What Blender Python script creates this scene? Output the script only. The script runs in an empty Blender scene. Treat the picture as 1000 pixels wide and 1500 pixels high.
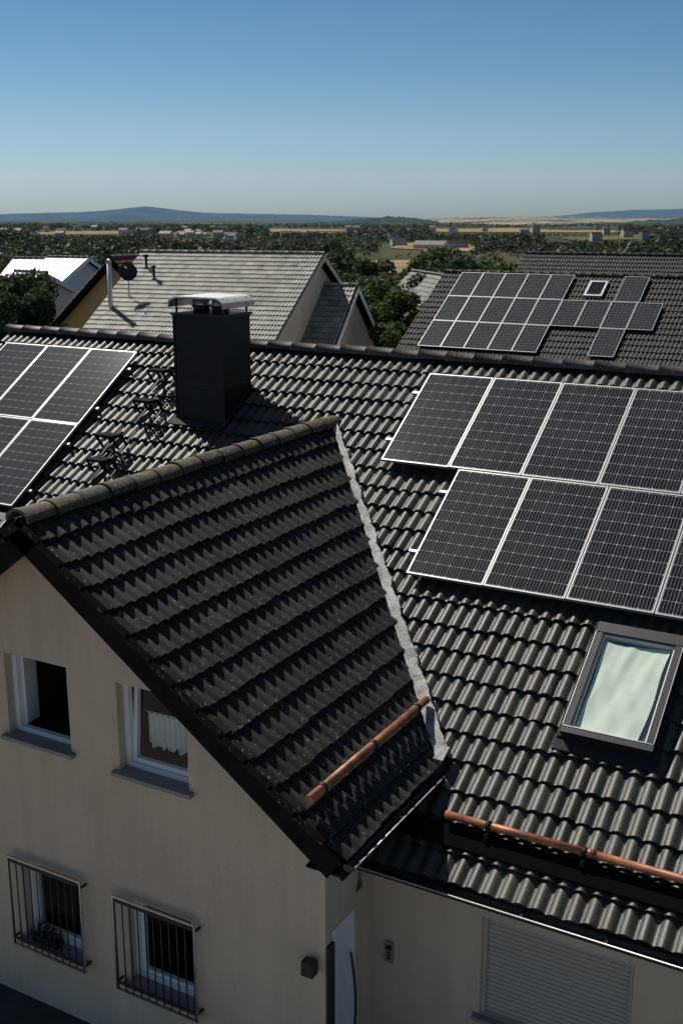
import bpy, math, random
import numpy as np
from mathutils import Vector, Matrix
from mathutils.geometry import tessellate_polygon
random.seed(7); rng=np.random.default_rng(7)
G=8.2  # camera height above ground
scene=bpy.context.scene
CA,SA=math.cos(math.radians(29.4)),math.sin(math.radians(29.4))
def S(r,f,z=0.0):   # site survey grid (rotated against the house axes) -> world
    return Vector((CA*r-SA*f, SA*r+CA*f, z))

# ------------------------------------------------------------ materials
def mat(name, base=(0.5,0.5,0.5), rough=0.6, metal=0.0, spec=0.5, noise=0.0, nscale=5.0, bump=0.0, bscale=40.0, col2=None, tint=False, detail=4):
    m=bpy.data.materials.new(name); m.use_nodes=True
    nt=m.node_tree; N=nt.nodes; L=nt.links
    b=N["Principled BSDF"]
    b.inputs["Roughness"].default_value=rough; b.inputs["Metallic"].default_value=metal
    b.inputs["Specular IOR Level"].default_value=spec
    b.inputs["Base Color"].default_value=(*base,1)
    tc=N.new("ShaderNodeTexCoord"); out=None
    if noise>0 or col2:
        n=N.new("ShaderNodeTexNoise"); n.inputs["Scale"].default_value=nscale; n.inputs["Detail"].default_value=detail
        L.new(tc.outputs["Object"],n.inputs["Vector"])
        r=N.new("ShaderNodeValToRGB"); L.new(n.outputs["Fac"],r.inputs["Fac"])
        c2=col2 if col2 else tuple(min(1,c*(1+noise)) for c in base)
        c1=base if col2 else tuple(c*(1-noise) for c in base)
        r.color_ramp.elements[0].position=0.35; r.color_ramp.elements[1].position=0.65
        r.color_ramp.elements[0].color=(*c1,1); r.color_ramp.elements[1].color=(*c2,1)
        out=r.outputs["Color"]
        if not tint: L.new(out,b.inputs["Base Color"])
    if tint:
        a=N.new("ShaderNodeAttribute"); a.attribute_name="tint"
        mx=N.new("ShaderNodeMix"); mx.data_type='RGBA'; mx.blend_type='MULTIPLY'; mx.inputs[0].default_value=1
        if out: L.new(out,mx.inputs[6])
        else: mx.inputs[6].default_value=(*base,1)
        L.new(a.outputs["Color"],mx.inputs[7]); L.new(mx.outputs[2],b.inputs["Base Color"])
    if bump>0:
        n2=N.new("ShaderNodeTexNoise"); n2.inputs["Scale"].default_value=bscale; n2.inputs["Detail"].default_value=3
        L.new(tc.outputs["Object"],n2.inputs["Vector"])
        bp=N.new("ShaderNodeBump"); bp.inputs["Strength"].default_value=bump; bp.inputs["Distance"].default_value=0.02
        L.new(n2.outputs["Fac"],bp.inputs["Height"]); L.new(bp.outputs["Normal"],b.inputs["Normal"])
    return m

def roof_mat(name, base, base2, rough, lichen=(0.2,0.2,0.15), lich=0.68, nsc=1.3, spec=.5):
    m=bpy.data.materials.new(name); m.use_nodes=True
    nt=m.node_tree; N=nt.nodes; L=nt.links; b=N["Principled BSDF"]; b.inputs["Specular IOR Level"].default_value=spec
    tc=N.new("ShaderNodeTexCoord")
    n=N.new("ShaderNodeTexNoise"); n.inputs["Scale"].default_value=nsc; n.inputs["Detail"].default_value=8; n.inputs["Roughness"].default_value=0.75
    L.new(tc.outputs["Object"],n.inputs["Vector"])
    r=N.new("ShaderNodeValToRGB"); r.color_ramp.elements[0].position=.35; r.color_ramp.elements[1].position=.7
    r.color_ramp.elements[0].color=(*base,1); r.color_ramp.elements[1].color=(*base2,1)
    L.new(n.outputs["Fac"],r.inputs["Fac"])
    a=N.new("ShaderNodeAttribute"); a.attribute_name="tint"
    mx=N.new("ShaderNodeMix"); mx.data_type='RGBA'; mx.blend_type='MULTIPLY'; mx.inputs[0].default_value=1
    L.new(r.outputs["Color"],mx.inputs[6]); L.new(a.outputs["Color"],mx.inputs[7])
    n3=N.new("ShaderNodeTexNoise"); n3.inputs["Scale"].default_value=28; n3.inputs["Detail"].default_value=5
    L.new(tc.outputs["Object"],n3.inputs["Vector"])
    r3=N.new("ShaderNodeValToRGB"); r3.color_ramp.elements[0].position=lich; r3.color_ramp.elements[1].position=lich+.05
    r3.color_ramp.elements[0].color=(0,0,0,1); r3.color_ramp.elements[1].color=(1,1,1,1)
    L.new(n3.outputs["Fac"],r3.inputs["Fac"])
    m2=N.new("ShaderNodeMix"); m2.data_type='RGBA'; L.new(r3.outputs["Color"],m2.inputs[0]); L.new(mx.outputs[2],m2.inputs[6]); m2.inputs[7].default_value=(*lichen,1)
    L.new(m2.outputs[2],b.inputs["Base Color"])
    mr=N.new("ShaderNodeMapRange"); mr.inputs[3].default_value=rough-.12; mr.inputs[4].default_value=rough+.2
    L.new(n.outputs["Fac"],mr.inputs[0]); L.new(mr.outputs[0],b.inputs["Roughness"])
    n2=N.new("ShaderNodeTexNoise"); n2.inputs["Scale"].default_value=120; n2.inputs["Detail"].default_value=3
    L.new(tc.outputs["Object"],n2.inputs["Vector"])
    bp=N.new("ShaderNodeBump"); bp.inputs["Strength"].default_value=.4; bp.inputs["Distance"].default_value=0.004
    L.new(n2.outputs["Fac"],bp.inputs["Height"]); L.new(bp.outputs["Normal"],b.inputs["Normal"])
    return m

M={}
M['tile']=roof_mat("anthracite_tile",(.024,.0255,.021),(.062,.062,.049),.44,lichen=(.15,.15,.10),lich=.665)
M['tilew']=roof_mat("anthracite_tile_weathered",(.013,.013,.0125),(.034,.032,.028),.66,lichen=(.15,.14,.09),lich=.63,spec=.3)
M['ridge']=roof_mat("ridge_tile_weathered",(.04,.037,.033),(.09,.078,.06),.55,lichen=(.2,.18,.13),lich=.6)
M['ridgew']=roof_mat("ridge_tile_mossy",(.032,.025,.021),(.10,.064,.045),.6,lichen=(.15,.14,.05),lich=.56)
M['tileB']=roof_mat("grey_beige_tile",(.20,.20,.165),(.31,.30,.25),.5,lichen=(.10,.10,.08),lich=.7)
M['tileC']=roof_mat("dark_tile",(.015,.015,.015),(.03,.03,.03),.65,spec=.35)
M['tileG']=roof_mat("grey_tile",(.08,.08,.08),(.12,.12,.115),.6)
M['tileR']=roof_mat("red_tile",(.16,.05,.03),(.24,.085,.05),.6)
def stucco_mat():
    m=bpy.data.materials.new("stucco"); m.use_nodes=True; nt=m.node_tree;N=nt.nodes;L=nt.links;b=N["Principled BSDF"]; b.inputs["Roughness"].default_value=.92; b.inputs["Specular IOR Level"].default_value=.2
    tc=N.new("ShaderNodeTexCoord")
    def noise(sc,det,ro=.5,mp=None):
        n=N.new("ShaderNodeTexNoise"); n.inputs["Scale"].default_value=sc; n.inputs["Detail"].default_value=det; n.inputs["Roughness"].default_value=ro
        if mp:
            q=N.new("ShaderNodeMapping"); q.inputs["Scale"].default_value=mp; L.new(tc.outputs["Object"],q.inputs[0]); L.new(q.outputs[0],n.inputs["Vector"])
        else: L.new(tc.outputs["Object"],n.inputs["Vector"])
        return n
    a=noise(.9,6,.6); st=noise(1,5,.6,(5,5,.35)); fine=noise(90,3,.7)
    r=N.new("ShaderNodeValToRGB"); L.new(a.outputs["Fac"],r.inputs[0]); r.color_ramp.elements[0].position=.3; r.color_ramp.elements[1].position=.7
    r.color_ramp.elements[0].color=(.60,.485,.365,1); r.color_ramp.elements[1].color=(.68,.56,.43,1)
    def mul(col,src,lo,hi):
        mr=N.new("ShaderNodeMapRange"); mr.inputs[1].default_value=.3; mr.inputs[2].default_value=.7; mr.inputs[3].default_value=lo; mr.inputs[4].default_value=hi; L.new(src.outputs["Fac"],mr.inputs[0])
        mx=N.new("ShaderNodeMix"); mx.data_type='RGBA'; mx.blend_type='MULTIPLY'; mx.inputs[0].default_value=1; L.new(col,mx.inputs[6]); L.new(mr.outputs[0],mx.inputs[7]); return mx.outputs[2]
    c=mul(r.outputs[0],st,.89,1.04); c=mul(c,fine,.84,1.10); L.new(c,b.inputs["Base Color"])
    bp=N.new("ShaderNodeBump"); bp.inputs["Strength"].default_value=.9; bp.inputs["Distance"].default_value=.01; L.new(fine.outputs["Fac"],bp.inputs["Height"]); L.new(bp.outputs[0],b.inputs["Normal"])
    return m
M['stucco']=stucco_mat()
M['stuccoW']=mat("white_stucco",(.68,.68,.66),.9,noise=.05)
M['stuccoD']=mat("village_render",(.42,.41,.39),.9,noise=.2,nscale=.02)
M['stuccoO']=mat("ochre_stucco",(.66,.45,.21),.9,noise=.08)
M['black']=mat("dark_timber",(.010,.010,.010),.9,noise=.3,nscale=6,spec=.1)
M['black_strip']=mat("matte_black_strip",(.006,.006,.006),1.0,spec=0.0)
M['slate']=mat("chimney_cladding",(.010,.010,.011),.5,noise=.3,nscale=9,bump=.2,spec=.3)
M['metal']=mat("galvanised_metal",(.5,.5,.5),.35,metal=1,noise=.15,nscale=14)
M['roofmetal']=mat("white_roof_sheet",(.72,.72,.73),.35,noise=.05)
M['capmetal']=mat("cap_metal",(.75,.74,.70),.42,metal=.55,noise=.1,nscale=10)
M['alu']=mat("aluminium_frame",(.42,.43,.44),.42,metal=.4)
M['dark_metal']=mat("dark_metal",(.028,.028,.03),.45,metal=.3)
M['blackmetal']=mat("black_painted_metal",(.008,.008,.008),.6,spec=.2)
M['copper']=mat("copper_brown_pipe",(.26,.10,.048),.5,metal=.2,noise=.5,nscale=5,detail=8)
M['white']=mat("white_pvc",(.74,.76,.78),.3)
M['lead']=mat("valley_flashing",(.26,.26,.255),.65,noise=.45,nscale=7,bump=.4,bscale=30)
M['lead2']=mat("dark_flashing",(.022,.022,.024),.75,noise=.3,nscale=9,spec=.25)
M['sill']=mat("granite_sill",(.22,.21,.21),.5,noise=.3,nscale=60)
M['interior']=mat("dark_interior",(.010,.009,.009),.9)
M['lining']=mat("skylight_lining",(.10,.16,.22),.8)
M['curtain']=mat("curtain",(.7,.7,.68),.9,noise=.1,nscale=30)
M['blind']=mat("skylight_blind",(.70,.77,.67),.8,bump=.35,bscale=5)
M['shutter']=mat("roller_shutter",(.42,.38,.33),.6)
M['bark']=mat("bark",(.07,.05,.035),.9,bump=.5)

def glass_mat(name,col=(.01,.012,.015),rough=.04):
    m=bpy.data.materials.new(name); m.use_nodes=True; b=m.node_tree.nodes["Principled BSDF"]
    b.inputs["Base Color"].default_value=(*col,1); b.inputs["Roughness"].default_value=rough; b.inputs["Specular IOR Level"].default_value=.6
    return m
M['glass']=glass_mat("window_glass")
def real_glass(name):
    m=bpy.data.materials.new(name); m.use_nodes=True; nt=m.node_tree;N=nt.nodes;L=nt.links
    N.remove(N["Principled BSDF"]); o=[x for x in N if x.type=='OUTPUT_MATERIAL'][0]
    t=N.new("ShaderNodeBsdfTransparent"); t.inputs[0].default_value=(.9,.93,.92,1); g=N.new("ShaderNodeBsdfGlossy"); g.inputs["Roughness"].default_value=.03
    lw=N.new("ShaderNodeLayerWeight"); lw.inputs[0].default_value=.1
    ma=N.new("ShaderNodeMath"); ma.operation='MULTIPLY_ADD'; ma.inputs[1].default_value=.25; ma.inputs[2].default_value=.02; L.new(lw.outputs["Facing"],ma.inputs[0])
    mx=N.new("ShaderNodeMixShader")
    L.new(ma.outputs[0],mx.inputs[0]); L.new(t.outputs[0],mx.inputs[1]); L.new(g.outputs[0],mx.inputs[2]); L.new(mx.outputs[0],o.inputs[0])
    return m
M['pane']=real_glass("clear_pane")

def panel_mat():
    m=bpy.data.materials.new("solar_cells"); m.use_nodes=True
    nt=m.node_tree;N=nt.nodes;L=nt.links;b=N["Principled BSDF"]
    uv=N.new("ShaderNodeUVMap"); sp=N.new("ShaderNodeSeparateXYZ"); L.new(uv.outputs[0],sp.inputs[0])
    def mth(op,a,bv=None):
        n=N.new("ShaderNodeMath"); n.operation=op
        for i,v in enumerate([a,bv]):
            if v is None: continue
            if isinstance(v,(int,float)): n.inputs[i].default_value=v
            else: L.new(v,n.inputs[i])
        return n.outputs[0]
    fu=mth('ABSOLUTE',mth('SUBTRACT',mth('FRACT',mth('MULTIPLY',sp.outputs[0],6)),.5))
    fv=mth('ABSOLUTE',mth('SUBTRACT',mth('FRACT',mth('MULTIPLY',sp.outputs[1],10)),.5))
    line=mth('MULTIPLY',mth('GREATER_THAN',mth('MAXIMUM',fu,fv),.484),.8)
    dia=mth('GREATER_THAN',mth('ADD',fu,fv),.905)
    white=mth('MAXIMUM',line,dia)
    bu=mth('ABSOLUTE',mth('SUBTRACT',mth('FRACT',mth('MULTIPLY',sp.outputs[0],24)),.5))
    bus=mth('MULTIPLY',mth('GREATER_THAN',bu,.43),.5)
    fac=mth('MAXIMUM',white,bus)
    wn=N.new("ShaderNodeTexWhiteNoise"); wn.noise_dimensions='3D'
    cb=N.new("ShaderNodeCombineXYZ"); L.new(mth('FLOOR',mth('MULTIPLY',sp.outputs[0],6)),cb.inputs[0]); L.new(mth('FLOOR',mth('MULTIPLY',sp.outputs[1],10)),cb.inputs[1])
    L.new(cb.outputs[0],wn.inputs[0])
    cr=N.new("ShaderNodeMix"); cr.data_type='RGBA'; L.new(wn.outputs[0],cr.inputs[0]); cr.inputs[6].default_value=(.006,.007,.010,1); cr.inputs[7].default_value=(.013,.014,.018,1)
    mx=N.new("ShaderNodeMix"); mx.data_type='RGBA'; L.new(fac,mx.inputs[0]); L.new(cr.outputs[2],mx.inputs[6]); mx.inputs[7].default_value=(.34,.345,.34,1)
    tc=N.new("ShaderNodeTexCoord"); dn=N.new("ShaderNodeTexNoise"); dn.inputs["Scale"].default_value=1.6; dn.inputs["Detail"].default_value=8; L.new(tc.outputs["Object"],dn.inputs["Vector"])
    dr=N.new("ShaderNodeMapRange"); dr.inputs[1].default_value=.4; dr.inputs[2].default_value=.75; dr.inputs[3].default_value=.0; dr.inputs[4].default_value=.06; L.new(dn.outputs["Fac"],dr.inputs[0])
    m3=N.new("ShaderNodeMix"); m3.data_type='RGBA'; L.new(dr.outputs[0],m3.inputs[0]); L.new(mx.outputs[2],m3.inputs[6]); m3.inputs[7].default_value=(.20,.19,.17,1)
    L.new(m3.outputs[2],b.inputs["Base Color"]); b.inputs["Roughness"].default_value=.12; b.inputs["Specular IOR Level"].default_value=.4
    return m
M['cells']=panel_mat()

# ------------------------------------------------------------ mesh builder
ex0,ey0,ez0=Vector((1,0,0)),Vector((0,1,0)),Vector((0,0,1))
class MB:
    def __init__(s): s.v=[];s.f=[];s.m=[];s.sm=[];s.mats=[];s.uv={}
    def mi(s,k):
        if k not in s.mats: s.mats.append(k)
        return s.mats.index(k)
    def face(s,pts,k,smooth=False,uv=None):
        i=len(s.v); s.v+= [tuple(p) for p in pts]; s.f.append(tuple(range(i,i+len(pts)))); s.m.append(s.mi(k)); s.sm.append(smooth)
        if uv: s.uv[len(s.f)-1]=uv
    def box(s,o,dx,dy,dz,k):
        o=Vector(o);dx=Vector(dx);dy=Vector(dy);dz=Vector(dz)
        if dx.cross(dy).dot(dz)<0: dx,dy=dy,dx
        p=[o,o+dx,o+dx+dy,o+dy,o+dz,o+dx+dz,o+dx+dy+dz,o+dy+dz]
        i=len(s.v); s.v+=[tuple(q) for q in p]
        for q in [(0,3,2,1),(4,5,6,7),(0,1,5,4),(1,2,6,5),(2,3,7,6),(3,0,4,7)]:
            s.f.append(tuple(i+a for a in q)); s.m.append(s.mi(k)); s.sm.append(False)
    def bx(s,x0,x1,y0,y1,z0,z1,k):
        s.box((min(x0,x1),min(y0,y1),min(z0,z1)),(abs(x1-x0),0,0),(0,abs(y1-y0),0),(0,0,abs(z1-z0)),k)
    def cyl(s,p0,p1,r0,r1=None,k='metal',seg=12,caps=True):
        p0=Vector(p0);p1=Vector(p1); r1=r0 if r1 is None else r1
        d=(p1-p0).normalized(); u=(ez0 if abs(d.z)<.9 else ex0); a=d.cross(u).normalized(); b=a.cross(d).normalized()
        i=len(s.v); n=seg
        for p,r in((p0,r0),(p1,r1)):
            for j in range(n):
                t=2*math.pi*j/seg; s.v.append(tuple(p+(a*math.cos(t)+b*math.sin(t))*r))
        for j in range(seg):
            j2=(j+1)%n
            s.f.append((i+j,i+j2,i+n+j2,i+n+j)); s.m.append(s.mi(k)); s.sm.append(True)
        if caps:
            s.f.append(tuple(i+j for j in range(n))[::-1]); s.m.append(s.mi(k)); s.sm.append(False)
            s.f.append(tuple(i+n+j for j in range(n))); s.m.append(s.mi(k)); s.sm.append(False)
    def poly_holes(s,outer,holes,k):
        tris=tessellate_polygon([[Vector(p) for p in outer]]+[[Vector(p) for p in h] for h in holes])
        allp=list(outer)+[p for h in holes for p in h]
        i=len(s.v); s.v+=[tuple(p) for p in allp]
        for t in tris: s.f.append(tuple(i+a for a in t)); s.m.append(s.mi(k)); s.sm.append(False)
    def obj(s,name,parent=None,bevel=0):
        me=bpy.data.meshes.new(name); me.from_pydata(s.v,[],s.f)
        for k in s.mats: me.materials.append(M[k] if isinstance(k,str) else k)
        me.polygons.foreach_set("material_index",s.m); me.polygons.foreach_set("use_smooth",s.sm)
        if s.uv:
            l=me.uv_layers.new(name="UVMap")
            for fi,uv in s.uv.items():
                for li,c in zip(me.polygons[fi].loop_indices,uv): l.data[li].uv=c
        me.update(); o=bpy.data.objects.new(name,me); scene.collection.objects.link(o)
        if parent: o.parent=parent
        if bevel:
            bv=o.modifiers.new("b","BEVEL"); bv.width=bevel; bv.segments=2; bv.limit_method='ANGLE'
        return o
def empty(name):
    e=bpy.data.objects.new(name,None); e.empty_display_size=.2; scene.collection.objects.link(e); return e

def np_mesh(name,verts,faces,mats,parent=None,smooth=None,tint=None,matidx=None):
    me=bpy.data.meshes.new(name); nv=len(verts); nf,k=faces.shape
    me.vertices.add(nv); me.vertices.foreach_set("co",verts.astype(np.float32).ravel())
    me.loops.add(nf*k); me.loops.foreach_set("vertex_index",faces.astype(np.int32).ravel())
    me.polygons.add(nf); me.polygons.foreach_set("loop_start",np.arange(0,nf*k,k,dtype=np.int32))
    me.polygons.foreach_set("loop_total",np.full(nf,k,dtype=np.int32))
    for m_ in mats: me.materials.append(m_)
    if matidx is not None: me.polygons.foreach_set("material_index",matidx.astype(np.int32))
    me.update(calc_edges=True); me.validate()
    me.polygons.foreach_set("use_smooth",smooth.astype(bool) if smooth is not None else np.zeros(nf,bool))
    if tint is not None:
        a=me.color_attributes.new("tint",'FLOAT_COLOR','POINT'); c=np.ones((nv,4),np.float32); c[:,:3]=tint.reshape(nv,-1); a.data.foreach_set("color",c.ravel())
    o=bpy.data.objects.new(name,me); scene.collection.objects.link(o)
    if parent: o.parent=parent
    return o

def tile_roof(name,P0,a,d,n,La,Ld,matr,parent,pitch=.15,expo=.34,seg=8,hump=.043,step=.038,var=.25):
    P0=np.array(P0,float);a=np.array(a,float);d=np.array(d,float);n=np.array(n,float)
    ncol=int(round(La/pitch))*seg+1
    t=np.arange(ncol)/seg; xs=np.minimum(t*pitch,La)
    ph=t-np.floor(t)
    prof=np.clip(np.sin(np.pi*ph),0,1)**1.2*hump
    tile=np.floor(t/2+1e-6).astype(int)
    rows=int(math.ceil(Ld/expo)); V=[];F=[];SM=[];T=[];base=0
    for r in range(rows):
        s0=r*expo; s1=min(s0+expo+.05,Ld+.03)
        nt_=tile.max()+2
        j=rng.normal(0,.0036,nt_)[tile]; js=rng.normal(0,.006,nt_)[tile]; jx=rng.normal(0,.003,nt_)[tile]; tv=(1+var*rng.uniform(-1,1,nt_)**3*1.7+rng.normal(0,.05))[tile]
        def line(sv,h): return P0+(xs+jx)[:,None]*a+np.asarray(sv)[:,None]*d+np.asarray(h)[:,None]*n
        one=np.ones(ncol)
        l0=line(one*s0,prof-.004); l1=line(s1+js,prof+step+j); l2=line(s1+js-.002,prof*.35+j-.004)
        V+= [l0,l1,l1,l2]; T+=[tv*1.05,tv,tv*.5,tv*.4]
        i=np.arange(ncol-1)
        def q(o0,o1): return np.stack([base+o0*ncol+i,base+o1*ncol+i,base+o1*ncol+i+1,base+o0*ncol+i+1],1)
        F+=[q(0,1),q(2,3)]; SM+=[np.ones(ncol-1),np.zeros(ncol-1)]
        base+=4*ncol
    V=np.concatenate(V);F=np.concatenate(F);SM=np.concatenate(SM);T=np.repeat(np.concatenate(T)[:,None],3,1)
    return np_mesh(name,V,F,[matr],parent,SM,T)

def ridge_caps(name,p0,p1,r,k,parent,clen=.38,seed=1):
    rr=random.Random(seed); p0=Vector(p0);p1=Vector(p1);L=(p1-p0).length;d=(p1-p0)/L; side=d.cross(ez0).normalized(); nc=max(1,int(L/clen)); c=L/nc
    verts=[];faces=[];tint=[]; seg=10
    for i in range(nc):
        w_=side*rr.uniform(-.006,.006)+ez0*rr.uniform(-.006,.006)
        a=p0+d*(i*c-.03)+w_; b=p0+d*((i+1)*c)+w_
        tv=rr.uniform(.6,1.4); rings=[(a,r*1.10),(a+d*.05,r*1.10),(a+d*.055,r*1.02),(b,r*.95)]
        base=len(verts)
        for (p,rad) in rings:
            for j in range(seg+1):
                th=math.pi*(-.08+1.16*j/seg); verts.append(tuple(p+side*math.cos(th)*rad*1.15+ez0*(math.sin(th)*rad*.8))); tint.append(tv)
        for q in range(3):
            for j in range(seg):
                faces.append((base+q*(seg+1)+j,base+q*(seg+1)+j+1,base+(q+1)*(seg+1)+j+1,base+(q+1)*(seg+1)+j))
        c0=len(verts)
        for j in range(seg+1):
            th=math.pi*(-.08+1.16*j/seg); verts.append(tuple(a+side*math.cos(th)*r*.95+ez0*(math.sin(th)*r*.62))); tint.append(tv*.6)
        for j in range(seg): faces.append((base+j,base+j+1,c0+j+1,c0+j))
    return np_mesh(name,np.array(verts),np.array(faces),[M[k]],parent,np.ones(len(faces)),np.repeat(np.array(tint)[:,None],3,1))

# ------------------------------------------------------------ MAIN HOUSE
house=empty("house")
sm=math.radians(33); c33,s33=math.cos(sm),math.sin(sm)
RX0,RX1=-14.25,3.2; RY=13.90; RZ=G-1.825
dF=Vector((0,-c33,-s33)); nF=Vector((0,-s33,c33)); dB=Vector((0,c33,-s33)); nB=Vector((0,s33,c33))
LS=7.0
P0=Vector((RX0,RY,RZ))-nF*.062
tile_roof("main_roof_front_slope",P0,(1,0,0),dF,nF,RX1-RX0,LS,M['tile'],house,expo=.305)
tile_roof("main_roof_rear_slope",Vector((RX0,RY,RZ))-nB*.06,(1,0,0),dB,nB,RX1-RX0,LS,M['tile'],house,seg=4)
ridge_caps("main_ridge_caps",(RX0-.02,RY,RZ-.02),(RX1,RY,RZ-.02),.105,'ridge',house,.40,3)

def mp(x,s,h=0):
    return Vector((x,RY,RZ))-nF*.02+dF*s+nF*h
# wing
WX=-7.28; WZ=G-2.60; WY0=7.06; we=3.33; wp=math.radians(36.2); cw,sw=math.cos(wp),math.sin(wp)
dR=Vector((cw,0,-sw)); nR=Vector((sw,0,cw)); dL=Vector((-cw,0,-sw)); nL=Vector((-sw,0,cw)); LW=we/cw
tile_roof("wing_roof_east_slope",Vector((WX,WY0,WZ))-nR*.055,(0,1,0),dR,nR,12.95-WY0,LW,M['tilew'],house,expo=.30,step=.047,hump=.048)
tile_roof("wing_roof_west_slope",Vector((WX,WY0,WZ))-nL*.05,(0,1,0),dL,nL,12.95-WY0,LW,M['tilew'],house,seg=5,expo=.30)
ridge_caps("wing_ridge_caps",(WX,WY0-.03,WZ-.03),(WX,12.72,WZ-.03),.115,'ridgew',house,.37,5)
def wpnt(y,s,h=0): return Vector((WX,y,WZ))-nR*.02+dR*s+nR*h

b=MB()
for (dv,nv) in((dR,nR),(dL,nL)):
    o=Vector((WX,WY0-.012,WZ))-nv*.30
    b.box(o,dv*(LW+.02),Vector((0,.035,0)),nv*.235,'black')
    for i in range(int(LW/.30)):
        o=Vector((WX,WY0-.045,WZ))-nv*(.10)+dv*(i*.30)
        b.box(o,dv*.33+nv*.035,Vector((0,.10,0)),nv*.085,'tilew')
    b.face([Vector((WX,WY0,WZ))-nv*.12,Vector((WX,WY0,WZ))-nv*.12+dv*LW,Vector((WX,13,WZ))-nv*.12+dv*LW,Vector((WX,13,WZ))-nv*.12],'black')
for X in (RX0-.03,RX1):
    for dv,nv in((dF,nF),(dB,nB)):
        b.box(Vector((X,RY,RZ))-nv*.30,dv*LS,Vector((.035,0,0)),nv*.26,'black')
for dv,nv in((dF,nF),(dB,nB)):
    b.face([Vector((RX0,RY,RZ))-nv*.14,Vector((RX0,RY,RZ))-nv*.14+dv*LS,Vector((RX1,RY,RZ))-nv*.14+dv*LS,Vector((RX1,RY,RZ))-nv*.14],'black')
b.obj("roof_boards",house)

# walls
YW=7.38; XE=-4.32; XWW=-10.26; YM=8.30; YB=19.4; XL=-13.9; XR=2.85
W=[(-8.0,-7.18,G-5.05,G-4.17),(-6.57,-5.76,G-5.09,G-4.19)]
LWn=[(-8.0,-7.2,G-7.40,G-6.48),(-6.58,-5.78,G-7.42,G-6.48)]
def rz(x): return WZ-.17-math.tan(wp)*abs(x-WX)
b=MB()
outer=[(XWW,YW,0),(XE,YW,0),(XE,YW,rz(XE)),(WX,YW,rz(WX)),(XWW,YW,rz(XWW))]
holes=[[(x0,YW,z0),(x1,YW,z0),(x1,YW,z1),(x0,YW,z1)] for x0,x1,z0,z1 in W+LWn]
b.poly_holes(outer,holes,'stucco')
D=.16
def reveal(b,x0,x1,z0,z1,y,dd=D,k='stucco'):
    b.face([(x0,y,z0),(x0,y,z1),(x0,y+dd,z1),(x0,y+dd,z0)],k); b.face([(x1,y,z0),(x1,y+dd,z0),(x1,y+dd,z1),(x1,y,z1)],k)
    b.face([(x0,y,z1),(x1,y,z1),(x1,y+dd,z1),(x0,y+dd,z1)],k); b.face([(x0,y,z0),(x0,y+dd,z0),(x1,y+dd,z0),(x1,y,z0)],k)
for w in W+LWn: reveal(b,*w,YW)
DY0,DY1,DZ=7.50,7.90,2.06
b.poly_holes([(XE,YW,0),(XE,YM,0),(XE,YM,G-5.0),(XE,YW,G-5.0)],[[(XE,DY0,.02),(XE,DY1,.02),(XE,DY1,DZ),(XE,DY0,DZ)]],'stucco')
b.face([(XWW,YW,0),(XWW,YM,0),(XWW,YM,G-5),(XWW,YW,G-5)],'stucco')
SH=(-3.22,-1.84,G-7.12,G-6.10); SH2=(.2,1.5,G-7.12,G-6.10)
ztop=RZ-.17-math.tan(sm)*(RY-YM)
b.poly_holes([(XE,YM,0),(XR,YM,0),(XR,YM,ztop),(XE,YM,ztop)],[[(x0,YM,z0),(x1,YM,z0),(x1,YM,z1),(x0,YM,z1)] for x0,x1,z0,z1 in (SH,SH2)],'stucco')
reveal(b,*SH,YM,.1); reveal(b,*SH2,YM,.1)
b.face([(XL,YM,0),(XWW,YM,0),(XWW,YM,ztop),(XL,YM,ztop)],'stucco')
b.face([(XL,YB,0),(XR,YB,0),(XR,YB,ztop),(XL,YB,ztop)],'stucco')
for X in(XL,XR): b.face([(X,YM,0),(X,YB,0),(X,YB,ztop),(X,RY,RZ-.17),(X,YM,ztop)],'stucco')
b.obj("walls",house)

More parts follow.
